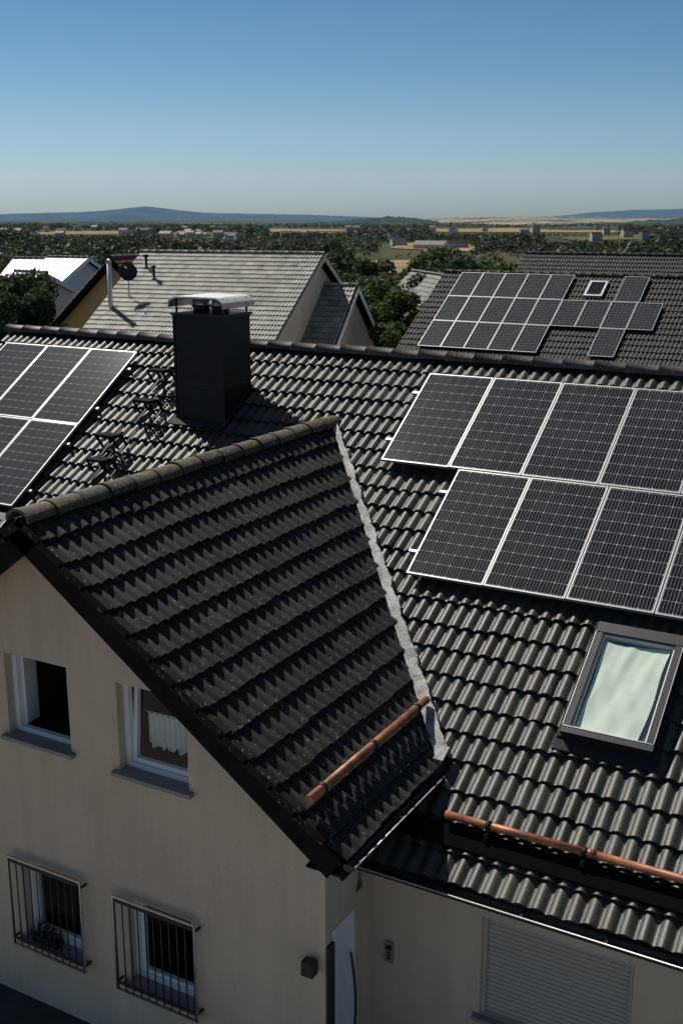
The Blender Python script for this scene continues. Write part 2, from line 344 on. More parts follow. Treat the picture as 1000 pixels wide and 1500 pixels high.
def window(name,x0,x1,z0,z1,y,style=0):
    b=MB(); y0=y+.10; fw=.055
    b.bx(x0,x0+fw,y0,y0+.06,z0,z1,'white'); b.bx(x1-fw,x1,y0,y0+.06,z0,z1,'white')
    b.bx(x0+fw,x1-fw,y0,y0+.06,z0,z0+fw,'white'); b.bx(x0+fw,x1-fw,y0,y0+.06,z1-fw,z1,'white')
    if style!=1:
        a0,a1,c0,c1=x0+fw+.004,x1-fw-.004,z0+fw+.004,z1-fw-.004; tl=.07 if style==2 else 0
        f2=.045; yy=y0+.02
        def bar(xa,xb,za,zb):
            t0=(za-c0)/(c1-c0)*tl; t1=(zb-c0)/(c1-c0)*tl
            b.box((xa,yy+t0,za),(xb-xa,0,0),(0,.05,0),(0,t1-t0,zb-za),'white')
        bar(a0,a0+f2,c0,c1);bar(a1-f2,a1,c0,c1);bar(a0+f2,a1-f2,c0,c0+f2);bar(a0+f2,a1-f2,c1-f2,c1)
        b.face([(a0+f2,yy+.02,c0+f2),(a1-f2,yy+.02,c0+f2),(a1-f2,yy+.02+tl,c1-f2),(a0+f2,yy+.02+tl,c1-f2)],'pane')
    else:
        b.box((x0+fw,y0+.062,z0+fw),(.035,0.0,0),(-.03,.20,0),(0,0,z1-z0-2*fw),'white')
    yb=y0+1.0; m1=.02
    b.face([(x0-m1,yb,z0-m1),(x1+m1,yb,z0-m1),(x1+m1,yb,z1+m1),(x0-m1,yb,z1+m1)],'interior')
    b.face([(x0-m1,y0+.07,z0-m1),(x1+m1,y0+.07,z0-m1),(x1+m1,yb,z0-m1),(x0-m1,yb,z0-m1)],'interior')
    b.face([(x0-m1,y0+.07,z1+m1),(x1+m1,y0+.07,z1+m1),(x1+m1,yb,z1+m1),(x0-m1,yb,z1+m1)],'interior')
    for xx in(x0-m1,x1+m1): b.face([(xx,y0+.07,z0-m1),(xx,yb,z0-m1),(xx,yb,z1+m1),(xx,y0+.07,z1+m1)],'interior')
    b.box((x0-.06,y-.07,z0-.045),(x1-x0+.12,0,0),(0,.07+.10,0.012),(0,0,.04),'sill')
    b.obj(name,house)
window("upper_window_open",*W[0],YW,1); window("upper_window_tilted",*W[1],YW,2)
window("lower_window_a",*LWn[0],YW,0); window("lower_window_b",*LWn[1],YW,0)
b=MB(); x0,x1,z0,z1=W[1]; n=60
zc0,zc1=z0+.16,z0+.52
for i in range(n):
    xa=x0+.14+(x1-x0-.26)*i/n; xb=x0+.14+(x1-x0-.26)*(i+1)/n
    ya=YW+.28+.018*math.sin(i*.9); yb=YW+.28+.018*math.sin((i+1)*.9)
    la=.05*abs(math.sin(i*math.pi/12)); lb=.05*abs(math.sin((i+1)*math.pi/12))
    b.face([(xa,ya,zc0+.05-la),(xb,yb,zc0+.05-lb),(xb,yb,zc1),(xa,ya,zc1)],'curtain',True)
b.cyl((x0+.1,YW+.28,zc1+.01),(x1-.08,YW+.28,zc1+.01),.006,k='white')
b.obj("cafe_curtain",house)

for nm,(x0,x1,z0,z1) in(("window_grille_a",(-8.1,-7.09,G-7.46,G-6.42)),("window_grille_b",(-6.69,-5.68,G-7.48,G-6.43))):
    b=MB(); y=YW-.10
    for z in(z0+.06,z1-.06): b.box((x0,y,z),(x1-x0,0,0),(0,.012,0),(0,0,.03),'dark_metal')
    nb=10
    for i in range(nb+1):
        x=x0+.03+(x1-x0-.06)*i/nb; b.cyl((x,y+.006,z0),(x,y+.006,z1),.0075,k='dark_metal',seg=6)
    for x in(x0,x1-.02):
        b.bx(x,x+.02,y-.002,y+.014,z0,z1,'metal')
        for z in(z0+.06,z1-.08): b.bx(x,x+.02,y+.014,YW,z,z+.02,'dark_metal')
    b.bx(x0,x1,y-.004,y+.016,z1-.012,z1+.008,'metal'); b.bx(x0,x1,y-.004,y+.016,z0-.012,z0+.008,'metal')
    b.obj(nm,house)
def leafcloud(b,c,rad,n,size,k):
    for _ in range(n):
        p=Vector(c)+Vector((random.gauss(0,rad[0]),random.gauss(0,rad[1]),random.gauss(0,rad[2])))
        u=Vector((random.gauss(0,1),random.gauss(0,1),random.gauss(0,1))).normalized(); v=u.orthogonal().normalized(); w=u.cross(v)
        s_=size*random.uniform(.6,1.3); b.face([p-v*s_-w*s_*.6,p+v*s_-w*s_*.6,p+v*s_+w*s_*.6,p-v*s_+w*s_*.6],k)
M['leafplain']=mat("plant_leaf",(.03,.05,.02),.6,noise=.3)
M['petal']=mat("petal",(.15,.02,.02),.6)
b=MB(); leafcloud(b,(-7.72,YW+.03,G-7.30),(.10,.02,.05),120,.022,'leafplain'); leafcloud(b,(-7.72,YW+.02,G-7.27),(.10,.02,.05),14,.014,'petal')
b.box((-7.9,YW-.03,G-7.42),(.36,0,0),(0,.10,0),(0,0,.09),'dark_metal'); b.obj("flower_box",house)

b=MB(); X=XE
b.face([(X-.12,DY0,.02),(X-.12,DY1,.02),(X-.12,DY1,DZ),(X-.12,DY0,DZ)],'white')
for (ya,yb_,za,zb) in((DY0,DY0+.05,.02,DZ),(DY1-.05,DY1,.02,DZ),(DY0+.05,DY1-.05,DZ-.05,DZ)): b.bx(X-.12,X+.01,ya,yb_,za,zb,'white')
b.bx(X-.115,X-.10,DY0+.07,DY0+.17,.2,DZ-.12,'glass')
b.bx(X,X+.03,YW+.004,DY0-.004,.02,DZ-.1,'dark_metal')
pr=None
for i in range(13):
    t=i/12; p=Vector((X+.02+.05*math.sin(math.pi*t),DY1-.09,.55+1.1*t))
    if pr is not None: b.cyl(pr,p,.012,k='dark_metal',seg=8)
    pr=p
b.obj("front_door",house)
b=MB(); b.bx(-4.19,-4.10,YM-.03,YM,G-6.90,G-6.68,'metal'); b.bx(-4.175,-4.115,YM-.035,YM-.03,G-6.76,G-6.71,'glass'); 
for i in range(3): b.bx(-4.165,-4.125,YM-.036,YM-.03,G-6.86+i*.03,G-6.845+i*.03,'dark_metal')
b.obj("intercom",house)
b=MB(); b.bx(-4.50,-4.38,YW-.13,YW-.03,G-6.50,G-6.36,'dark_metal'); b.bx(-4.47,-4.41,YW-.03,YW,G-6.46,G-6.40,'dark_metal'); b.bx(-4.485,-4.395,YW-.12,YW-.04,G-6.508,G-6.5,'curtain'); b.obj("wall_lamp",house,.004)
b=MB()
def twig(p,d,l,dep):
    q=p+d*l; b.cyl(p,q,.005*(.8**(3-dep)),.004*(.8**(3-dep)),k='bark',seg=5)
    if dep>0:
        for _ in range(3): twig(q,(d+Vector((0,random.uniform(-.8,.8),random.uniform(-.8,.5)))).normalized(),l*.75,dep-1)
twig(Vector((XE+.015,8.0,G-5.70)),Vector((0,-.2,-1)).normalized(),.11,3); b.obj("dry_climber",house)
for nm,(x0,x1,z0,z1) in(("roller_shutter_a",SH),("roller_shutter_b",SH2)):
    b=MB(); n=int((z1-z0)/.045)
    for i in range(n):
        za=z0+(z1-z0)*i/n; zb=z0+(z1-z0)*(i+1)/n-.004
        b.face([(x0+.04,YM+.07,za),(x1-.04,YM+.07,za),(x1-.04,YM+.062,(za+zb)/2),(x0+.04,YM+.062,(za+zb)/2)],'shutter',False)
        b.face([(x0+.04,YM+.062,(za+zb)/2),(x1-.04,YM+.062,(za+zb)/2),(x1-.04,YM+.07,zb),(x0+.04,YM+.07,zb)],'shutter',False)
    b.bx(x0,x1,YM+.075,YM+.095,z0,z1,'dark_metal')
    b.bx(x0,x0+.04,YM+.03,YM+.074,z0,z1,'shutter'); b.bx(x1-.04,x1,YM+.03,YM+.074,z0,z1,'shutter')
    b.bx(x0-.05,x1+.05,YM-.07,YM+.05,z0-.04,z0-.003,'sill')
    b.obj(nm,house)

def gutter(name,p0,p1,r,out):
    b=MB(); p0=Vector(p0);p1=Vector(p1); d=(p1-p0).normalized()
    up=ez0; a=d.cross(up).normalized()
    n=10
    for i in range(n):
        t0=math.pi+math.pi*i/n; t1=math.pi+math.pi*(i+1)/n
        o0=a*math.cos(t0)*r+up*math.sin(t0)*r; o1=a*math.cos(t1)*r+up*math.sin(t1)*r
        b.face([p0+o0,p1+o0,p1+o1,p0+o1],'dark_metal',True)
    out=Vector(out).normalized()
    b.cyl(p0+out*r,p1+out*r,.007,k='capmetal',seg=8)
    for p in(p0,p1): b.face([p+a*math.cos(math.pi+math.pi*i/n)*r+up*math.sin(math.pi+math.pi*i/n)*r for i in range(n+1)],'dark_metal')
    L=(p1-p0).length; k=int(L/.7)
    for i in range(k+1): 
        q=p0+d*(.1+i*(L-.2)/max(1,k)); b.box(q-out*r-d*.012,d*.024,out*2*r,up*.004,'dark_metal')
    return b.obj(name,house)
ee=wpnt(0,LW,0)
gutter("wing_gutter_east",(ee.x+.05,WY0,ee.z-.06),(ee.x+.05,8.86,ee.z-.06),.062,(1,0,0))
gutter("wing_gutter_west",(2*WX-ee.x-.05,WY0,ee.z-.06),(2*WX-ee.x-.05,8.86,ee.z-.06),.062,(-1,0,0))
em=mp(0,LS,0)
gutter("main_gutter",(XE+.02,em.y-.05,em.z-.07),(RX1,em.y-.05,em.z-.07),.062,(0,-1,0))
gutter("main_gutter_west",(RX0,em.y-.05,em.z-.07),(XWW,em.y-.05,em.z-.07),.062,(0,-1,0))
b=MB(); b.bx(XE,RX1,em.y+.05,em.y+.08,em.z-.22,em.z-.06,'black'); b.bx(XE+.002,RX1,em.y+.08,YM,em.z-.2,em.z-.18,'black')
b.box((ee.x-.03,WY0,ee.z-.22),(.03,0,0),(0,YM-WY0+.3,0),(0,0,.16),'black'); b.bx(XE,ee.x-.03,WY0,YM,ee.z-.2,ee.z-.18,'black')
b.obj("fascia",house)

def valley(s):
    q=wpnt(0,s,0); base=mp(0,0,0); y=base.y-(base.z-q.z)/math.tan(sm); return Vector((q.x,y,q.z))
b=MB(); n=46; v0=.12; v1=LW-.02; rr=random.Random(4)
wprev=None
for i in range(n):
    sA=v0+(v1-v0)*i/n; sB=v0+(v1-v0)*(i+1)/n
    A=valley(sA);B=valley(sB)
    g=.035+.07*i/n
    ja=g+.016*math.sin(i*1.9)+rr.uniform(-.012,.015); jb=ja+.012
    if wprev is None: wprev=ja
    A1=A+nF*.066+nR*.02; B1=B+nF*.066+nR*.02
    b.face([A1,B1,B1+Vector((jb,0,0))+nF*.004,A1+Vector((wprev,0,0))+nF*.004],'lead')
    b.face([A1+Vector((wprev,0,0))+nF*.004,B1+Vector((jb,0,0))+nF*.004,B1+Vector((jb+.006,0,0))-nF*.05,A1+Vector((wprev+.006,0,0))-nF*.05],'lead')
    b.face([A1,A1-Vector((0,.03,0))+nR*-.03-dR*.02,B1-Vector((0,.03,0))+nR*-.03-dR*.02,B1],'lead')
    wprev=ja
e=valley(v1)
b.box(e+Vector((-.03,-.14,.02)),Vector((.10,0,0)),Vector((0,.16,.07)),Vector((.02,0,.05)),'lead')
b.obj("valley_flashing",house)

b=MB()
pa=wpnt(7.09,LW-.52,.13); pb=wpnt(9.36,LW-.52,.13); b.cyl(pa,pb,.040,k='copper',seg=16)
for t in(.1,.5,.9):
    p=pa.lerp(pb,t); b.cyl(p-Vector((0,.018,0)),p+Vector((0,.018,0)),.05,k='dark_metal',seg=14); b.box(p-nR*.14-Vector((0,.015,0)),dR*-.25,Vector((0,.03,0)),nR*.012,'dark_metal'); b.box(p-nR*.14-Vector((0,.015,0)),dR*.02,Vector((0,.03,0)),nR*.14,'dark_metal')
b.obj("wing_snow_guard",house)
b=MB()
PS=6.46
pa=mp(-3.66,PS,.12); pb=mp(RX1-.1,PS,.12)
xs_=[pa.x,pa.x+1.35,pa.x+3.2,pb.x]
for i in range(3):
    a_=Vector((xs_[i],pa.y,pa.z+.004*(i%2))); c_=Vector((xs_[i+1],pa.y,pa.z+.004*((i+1)%2))); b.cyl(a_,c_,.036,k='copper',seg=16)
    if i: b.cyl(a_-Vector((.05,0,0)),a_+Vector((.05,0,0)),.040,k='copper',seg=16)
for i in range(8):
    p=pa+Vector((.42+i*.88,0,0)); b.cyl(p-Vector((.02,0,0)),p+Vector((.02,0,0)),.048,k='blackmetal',seg=14)
    b.box(p-Vector((.015,0,0)),Vector((.03,0,0)),dF*.02,nF*-.1,'blackmetal')
    b.cyl(p+dF*.03-nF*.02,p+dF*.12-nF*.05,.022,k='blackmetal',seg=8)
b.box(mp(-4.1,PS+.05,-.01),Vector((RX1+4.0,0,0)),dF*.20,nF*.062,'black_strip')  # flat matte black strip over the tiles just below the pipe
b.obj("main_snow_guard",house)

# chimney
b=MB(); cx0,cx1,cy0,cy1=-9.68,-8.86,12.46,13.12; ct=G-1.31
b.bx(cx0,cx1,cy0,cy1,G-3.1,ct,'slate')
b.bx(cx0-.03,cx1+.03,cy0-.03,cy1+.03,ct,ct+.03,'dark_metal')
b.bx(cx0-.012,cx0+.02,cy0-.012,cy0+.02,G-3.0,ct,'slate');b.bx(cx1-.02,cx1+.012,cy0-.012,cy0+.02,G-3.0,ct,'slate')
b.bx(cx0-.003,cx1+.003,cy0-.003,cy1+.003,G-2.25,G-2.235,'dark_metal')
b.obj("chimney_stack",house)
b=MB()
pA=mp(0,0,0)
def onmain(x,y,h): z=pA.z-(pA.y-y)*math.tan(sm); return Vector((x,y,z))+nF*h
b.box(onmain(cx0-.06,cy0-.10,.03),Vector((cx1-cx0+.12,0,0)),Vector((0,.10,.10*math.tan(sm))),nF*.02,'lead2')
for x in(cx0-.05,cx1): b.box(onmain(x,cy0,.03),Vector((.05,0,0)),Vector((0,.8,.8*math.tan(sm))),nF*.02,'lead2')
b.obj("chimney_flashing",house)
b=MB()
for x in(-9.44,-9.12): b.cyl((x,12.79,ct+.03),(x,12.79,ct+.22),.12,k='metal',seg=18); b.cyl((x,12.79,ct+.10),(x,12.79,ct+.13),.135,k='dark_metal',seg=18)
for x in(cx0+.02,cx1-.02):
    for y in(cy0+.05,cy1-.05): b.bx(x-.012,x+.012,y-.012,y+.012,ct+.03,ct+.24,'dark_metal')
n=20
def P(t):
    x=cx0-.05+(cx1-cx0+.10)*t; e_=min(t,1-t)
    return x, ct+.19+.07*math.sin(math.pi*min(1,e_/.16)/2)
for i in range(n):
    xa,za=P(i/n); xb,zb=P((i+1)/n)
    b.face([(xa,cy0-.05,za),(xb,cy0-.05,zb),(xb,cy1+.05,zb),(xa,cy1+.05,za)],'capmetal',True)
    b.face([(xa,cy0-.052,za-.022),(xb,cy0-.052,zb-.022),(xb,cy0-.05,zb),(xa,cy0-.05,za)],'capmetal')
for x in(cx0-.05,cx1+.035):
    b.box((x,cy0-.05,ct+.11),(.015,0,0),(0,cy1-cy0+.10,0),(0,0,.08),'metal')
b.obj("chimney_cap",house)

def panel(b,o,a,d,n,w=.90,l=1.65):
    o=Vector(o);a=Vector(a);d=Vector(d);n=Vector(n); f=.016;t=.038
    b.box(o,a*w,d*f,n*t,'alu'); b.box(o+d*(l-f),a*w,d*f,n*t,'alu'); b.box(o+d*f,a*f,d*(l-2*f),n*t,'alu'); b.box(o+d*f+a*(w-f),a*f,d*(l-2*f),n*t,'alu')
    q=o+n*(t-.004); p=[q+a*f+d*f,q+a*f+d*(l-f),q+a*(w-f)+d*(l-f),q+a*(w-f)+d*f]
    e=.008
    b.face(p,'cells',uv=[(-e,1+e),(-e,-e),(1+e,-e),(1+e,1+e)])
    b.face([x-n*(t-.008) for x in p][::-1],'black')
def array(name,cells,rails,parent):
    b=MB(); q=random.Random(9)
    for (x,s) in cells: panel(b,mp(x+q.uniform(-.002,.002),s+q.uniform(-.004,.004),.10),(1,0,0),(dF+nF*q.uniform(-.003,.003)).normalized(),nF)
    for (x0,x1,s) in rails:
        b.box(mp(x0,s,.055),Vector((x1-x0,0,0)),dF*.035,nF*.042,'alu')
        k=int((x1-x0)/1.2)
        for i in range(k+1): b.box(mp(x0+.07+i*1.2,s-.07,.0),Vector((.035,0,0)),dF*.10,nF*.05,'alu')
    return b.obj(name,parent)
c=[(-6.22+i*.912,.50) for i in range(9)]+[(-5.17+i*.912,2.17) for i in range(8)]
array("solar_array_east",c,[(-6.34,2.0,.83),(-6.34,2.0,1.73),(-5.29,2.0,2.5),(-5.29,2.0,3.45)],house)
c=[(-12.05-i*.912,s) for i in range(3) for s in(.50,2.17)]
array("solar_array_west",[q for q in c if q[0]>-14.2],[(-13.8,-11.07,.83),(-13.8,-11.07,1.73),(-13.8,-11.07,2.5),(-13.8,-11.07,3.45)],house)

def skylight(name,x0,s0,w,l,blind=True):
    b=MB(); h1=.17
    b.box(mp(x0-.05,s0-.05,.02),Vector((w+.10,0,0)),dF*.05,nF*.06,'lead2'); b.box(mp(x0-.06,s0+l,.0),Vector((w+.12,0,0)),dF*.13,nF*.05,'lead2')
    for x in(x0-.05,x0+w): b.box(mp(x,s0,.02),Vector((.05,0,0)),dF*l,nF*.05,'lead2')
    f=.075
    b.box(mp(x0,s0,0),Vector((w,0,0)),dF*f*1.6,nF*h1,'dark_metal'); b.box(mp(x0,s0+l-f,0),Vector((w,0,0)),dF*f,nF*(h1-.01),'dark_metal')
    b.box(mp(x0,s0+f*1.6,0),Vector((f,0,0)),dF*(l-f*2.6),nF*(h1-.005),'dark_metal'); b.box(mp(x0+w-f,s0+f*1.6,0),Vector((f,0,0)),dF*(l-f*2.6),nF*(h1-.005),'dark_metal')
    b.box(mp(x0+.004,s0+l-f+.002,h1-.009),Vector((w-.008,0,0)),dF*.008,nF*.004,'metal')
    for x in(x0+.002,x0+w-.010): b.box(mp(x,s0+f*1.6,h1-.004),Vector((.008,0,0)),dF*(l-f*2.6),nF*.004,'metal')
    xa,xb,sa,sb=x0+f,x0+w-f,s0+f*1.6,s0+l-f
    g=.018
    for (u0,u1,t0,t1) in((xa,xb,sb-g,sb),(xa,xa+g,sa,sb-g),(xb-g,xb,sa,sb-g),(xa+g,xb-g,sa,sa+g)):
        b.box(mp(u0,t0,.05),Vector((u1-u0,0,0)),dF*(t1-t0),nF*.085,'white')
    b.face([mp(xa,sa,.128),mp(xa,sb,.128),mp(xb,sb,.128),mp(xb,sa,.128)],'pane')
    b.face([mp(xa,sa,.06),mp(xa,sb,.06),mp(xb,sb,.06),mp(xb,sa,.06)],'lining')
    if blind:
        n=40;mm=40
        def bp(i,j):
            u=i/n;t=j/mm
            wob=.004*math.sin(u*7+t*4)+.0025*math.sin(u*19-t*6+2*math.sin(t*5))+.003*math.sin((u+t*.7)*13+1)+.002*math.sin(u*31+t*9)*(1-t)
            xl=xa+.028+.012*math.sin(t*3); xr=xb-.04-.05*t-.012*math.sin(t*7)
            return mp(xl+(xr-xl)*u, sa+.055+(sb-sa-.085)*t+.014*math.sin(u*5)*(1-t), .100+wob)
        for i in range(n):
            for j in range(mm): b.face([bp(i,j),bp(i,j+1),bp(i+1,j+1),bp(i+1,j)],'blind',False)
    return b.obj(name,house)
skylight("skylight_east",-2.92,4.05,.86,1.32)
skylight("skylight_west",-11.78,3.98,.78,1.2,False)

for nm,(px,ps) in(("roof_step_a",(-10.47,.95)),("roof_step_b",(-10.30,1.6)),("roof_step_c",(-10.46,2.35)),("roof_step_d",(-10.30,2.82))):
    b=MB(); w=.30; o=mp(px,ps,.20); k='blackmetal'
    for i in range(5): b.box(o+Vector((0,-.045*i,0)),Vector((w,0,0)),Vector((0,-.022,0)),Vector((0,0,.04)),k)
    for x in(0,w-.03):
        b.box(o+Vector((x,0,0)),Vector((.03,0,0)),Vector((0,-.21,0)),Vector((0,0,.04)),k)
        b.box(o+Vector((x,-.21,0)),Vector((.03,0,0)),Vector((0,.12,-.17)),Vector((0,.03,0)),k)
        b.box(mp(px+x,ps-.28,.04),Vector((.03,0,0)),dF*.55,nF*.016,k)
        b.box(mp(px+x,ps-.02,.04),Vector((.03,0,0)),dF*.03,nF*.18,k)
    b.obj(nm,house)

# ------------------------------------------------------------ NEIGHBOUR HOUSES
def gable_house(name,r,f,zr,ang,length,half,pitch,tmat,wmat,ov=.4,verge='white',z0=-2,seg=4,pt=.15,expo=.34,wins=()):
    root=empty(name); A=math.radians(ang)
    e_site=(math.cos(A),-math.sin(A)); q_site=(-math.sin(A),-math.cos(A))
    e=S(*e_site); q=S(*q_site); Pr=S(r,f,G+zr); Pl=Pr-e*length
    tp=math.radians(pitch); L=half/math.cos(tp)
    for nm,qq in(("front",q),("rear",-q)):
        d=qq*math.cos(tp)-ez0*math.sin(tp); n=qq*math.sin(tp)+ez0*math.cos(tp)
        if tmat=='roofmetal':
            b=MB(); b.box(Pl-n*.06,e*length,d*L,n*.06,tmat); 
            k=int(length/.5)
            for i in range(k+1): b.box(Pl+e*(i*length/k*.995)+n*.001,e*.03,d*L,n*.04,tmat)
            b.obj("roof_"+nm,root)
        else: tile_roof("roof_"+nm,Pl,e,d,n,length,L,M[tmat],root,seg=seg,pitch=pt,expo=expo)
    ridge_caps("ridge",Pl+ez0*.02,Pr+ez0*.02,.12,{'tileB':'tileB','roofmetal':'tileG'}.get(tmat,'ridge'),root,.4)
    b=MB()
    for P,sg in((Pr,1),(Pl,-1)):
        for qq in(q,-q):
            d=qq*math.cos(tp)-ez0*math.sin(tp); n=qq*math.sin(tp)+ez0*math.cos(tp)
            b.box(P-n*.24,d*L,e*sg*.03,n*.21,verge)
        I=P-e*sg*ov; hw=half-ov; zt=(G+zr)-.2-math.tan(tp)*hw
        w=[I-q*hw,I+q*hw]
        b.face([Vector((w[0].x,w[0].y,z0)),Vector((w[1].x,w[1].y,z0)),Vector((w[1].x,w[1].y,zt)),I-ez0*.2,Vector((w[0].x,w[0].y,zt))],wmat)
    for qq in(q,-q):
        a1=Pl+e*ov+qq*hw; a2=Pr-e*ov+qq*hw
        b.face([Vector((a1.x,a1.y,z0)),Vector((a2.x,a2.y,z0)),Vector((a2.x,a2.y,zt)),Vector((a1.x,a1.y,zt))],wmat)
        d=qq*math.cos(tp)-ez0*math.sin(tp); n=qq*math.sin(tp)+ez0*math.cos(tp)
        b.face([Pl-n*.1,Pl-n*.1+d*L,Pr-n*.1+d*L,Pr-n*.1],'black')
        g0=Pl+d*L+qq*.05-ez0*.08; g1=Pr+d*L+qq*.05-ez0*.08; b.cyl(g0,g1,.06,k='metal',seg=8)
    for (side,u,z,ww,hh) in wins:
        if side in'RL':
            sg=1 if side=='R' else -1; P=Pr if side=='R' else Pl; I=P-e*sg*ov; c_=I+q*u; c_=Vector((c_.x,c_.y,z)); ax=q; nn=e*sg
        else:
            c_=Pr-e*u+q*hw; c_=Vector((c_.x,c_.y,z)); ax=e; nn=q
        b.box(c_-ax*(ww/2+.06)-ez0*.06-nn*.02,ax*(ww+.12),ez0*(hh+.12),nn*.04,'white'); b.box(c_-ax*ww/2+nn*.012,ax*ww,ez0*hh,nn*.014,'glass')
        b.box(c_-ax*.02+nn*.02,ax*.04,ez0*hh,nn*.02,'white')
    b.obj("walls_and_trim",root)
    return root,Pr,e,q,tp
rB,PB,eB,qB,tB=gable_house("beige_tiled_house",-.74,50,-1.57,19.4,9.0,6.2,29.5,'tileB','stucco',verge='stucco')
gable_house("annex_house",.75,50.6,-2.95,19.4,2.9,4.6,38,'tileB','stucco',verge='stuccoW')
b=MB(); dv=qB*math.cos(tB)-ez0*math.sin(tB); nv=qB*math.sin(tB)+ez0*math.cos(tB)
def bp(u,s,h=0): return PB-eB*u+dv*s+nv*h
for (u,s) in((8.1,1.4),(7.3,2.3)):
    p=bp(u,s); b.cyl(p,p+ez0*.55,.06,k='dark_metal'); b.cyl(p+ez0*.5,p+ez0*.62,.11,k='dark_metal'); b.cyl(p,p+ez0*.1,.14,.07,k='dark_metal')
b.obj("roof_vents",rB)
dish=empty("satellite_dish"); b=MB(); p=bp(7.9,3.7); b.cyl(p,p+ez0*1.0,.03,k='metal'); c0=p+ez0*1.05; ax=(qB*.8+eB*.5+ez0*.35).normalized(); u=ax.orthogonal().normalized(); v=ax.cross(u)
rings=[]
for j in range(6):
    rr_=.40*j/5; rings.append([c0+ax*(rr_*rr_*.7)+(u*math.cos(t)+v*math.sin(t))*rr_ for t in np.linspace(0,2*math.pi,21)[:-1]])
for j in range(5):
    for i in range(20): b.face([rings[j][i],rings[j+1][i],rings[j+1][(i+1)%20],rings[j][(i+1)%20]],'dark_metal',True)
b.cyl(c0-v*.4,c0+ax*.45,.012,k='metal'); b.cyl(c0+ax*.42,c0+ax*.52,.04,k='dark_metal'); b.obj("dish",dish)
rC,PC,eC,qC,tC=gable_house("dark_roof_house",4.5+CA*14,46.4-SA*14,-2.18,29.4,14.35,6.6,32,'tileC','stuccoW',verge='dark_metal')
dv2=qC*math.cos(tC)-ez0*math.sin(tC); nv2=qC*math.sin(tC)+ez0*math.cos(tC)
b=MB()
def cp(u,s,h=.12): return PC-eC*(14.0-u)+dv2*s+nv2*h
for row in range(3):
    for col in range(5): panel(b,cp(.55+col*.935,.2+row*1.6),eC,dv2,nv2,.925,1.58)
for (u,row) in((7.15,0),(5.225,1),(6.16,1),(7.095,1),(8.03,1),(7.095,2)): panel(b,cp(u,.2+row*1.6),eC,dv2,nv2,.925,1.58)
b.obj("solar_array",rC)
b=MB(); b.box(cp(5.9,.5,.0),eC*.7,dv2*.95,nv2*.14,'alu'); b.box(cp(5.99,.59,.14),eC*.52,dv2*.77,nv2*.01,'glass'); b.obj("skylight",rC)
gable_house("dark_house",9.6+CA*12,60-SA*12,-1.85,29.4,12,5,33,'tileC','stuccoW',verge='dark_metal')
gable_house("white_house",6.1,62,-3.15,75,7,3.2,40,'tileG','stuccoW',verge='tileG',wins=[('R',0,2.0,.9,1.1),('F',2,1.0,.9,1.1)])
gable_house("grey_roof_house",4.2,88,-4.6,22,5,4,30,'tileG','stuccoW')
gable_house("grey_roof_house",1.0,100,-5.0,10,6,4,30,'tileG','stuccoW')
gable_house("ochre_house",-7.2,58.2,-1.80,-62,7,4.4,40,'tileR','stuccoO',verge='black',wins=[('L',1.6,3.9,.55,.7)])
gable_house("white_metal_roof_house",-17.6,80,-2.75,25,3.6,3,26,'roofmetal','stuccoW')
gable_house("white_metal_roof_house",-20.0,84,-2.95,8,4.2,3,24,'roofmetal','stuccoW')
gable_house("white_metal_roof_house",-18.2,70,-3.3,40,3.0,2.6,26,'roofmetal','stuccoW')
st=empty("steel_flue"); b=MB(); p=S(-9.95,49,G-4.6); b.cyl(p,p+ez0*2.75,.10,k='capmetal',seg=16); b.cyl(p+ez0*2.75,p+ez0*2.85,.14,.04,k='capmetal',seg=16); b.obj("flue",st)

# ------------------------------------------------------------ TREES
def leaf_mat(name,c1,c2):
    m=mat(name,c1,.6,col2=c2,nscale=.8,tint=True,spec=.25)
    nt=m.node_tree;N=nt.nodes;L=nt.links; b=N["Principled BSDF"]; o=[x for x in N if x.type=='OUTPUT_MATERIAL'][0]
    tr=N.new("ShaderNodeBsdfTranslucent"); L.new(b.inputs["Base Color"].links[0].from_socket,tr.inputs[0]); mx=N.new("ShaderNodeMixShader"); mx.inputs[0].default_value=.35
    L.new(b.outputs[0],mx.inputs[1]);L.new(tr.outputs[0],mx.inputs[2]);L.new(mx.outputs[0],o.inputs[0]); return m
M['leafA']=leaf_mat("foliage_green",(.04,.07,.018),(.075,.115,.03))
M['leafB']=leaf_mat("foliage_dark",(.026,.048,.018),(.054,.085,.028))
M['leafF']=leaf_mat("foliage_far",(.028,.042,.023),(.05,.066,.033))
def hterr(r_,f_):
    d=np.hypot(r_,f_); t=np.clip((d-85)/170,0,1); t=t*t*(3-2*t)
    return -26*t+ (np.sin(r_*.011+1)*np.cos(f_*.009)*1.6)*t
def leaf_arrays(centers,radii,n,size,r):
    ci=r.integers(0,len(centers),n); c=centers[ci]; ra=radii[ci]
    v=r.normal(size=(n,3)); v/=np.linalg.norm(v,axis=1)[:,None]; rad=r.uniform(.55,1.08,n)**.6
    p=c+v*(ra*rad)[:,None]*np.array([1,1,.8])
    a=r.normal(size=(n,3)); a/=np.linalg.norm(a,axis=1)[:,None]; b_=np.cross(a,v+r.normal(0,.6,(n,3))); b_/=np.linalg.norm(b_,axis=1)[:,None]; s=(size*r.uniform(.5,1.4,n))[:,None]
    V=np.stack([p-a*s,p-b_*s*.5,p+a*s,p+b_*s*.5],1).reshape(-1,3)
    t=np.repeat(r.uniform(.55,1.5,n),4); return V,t
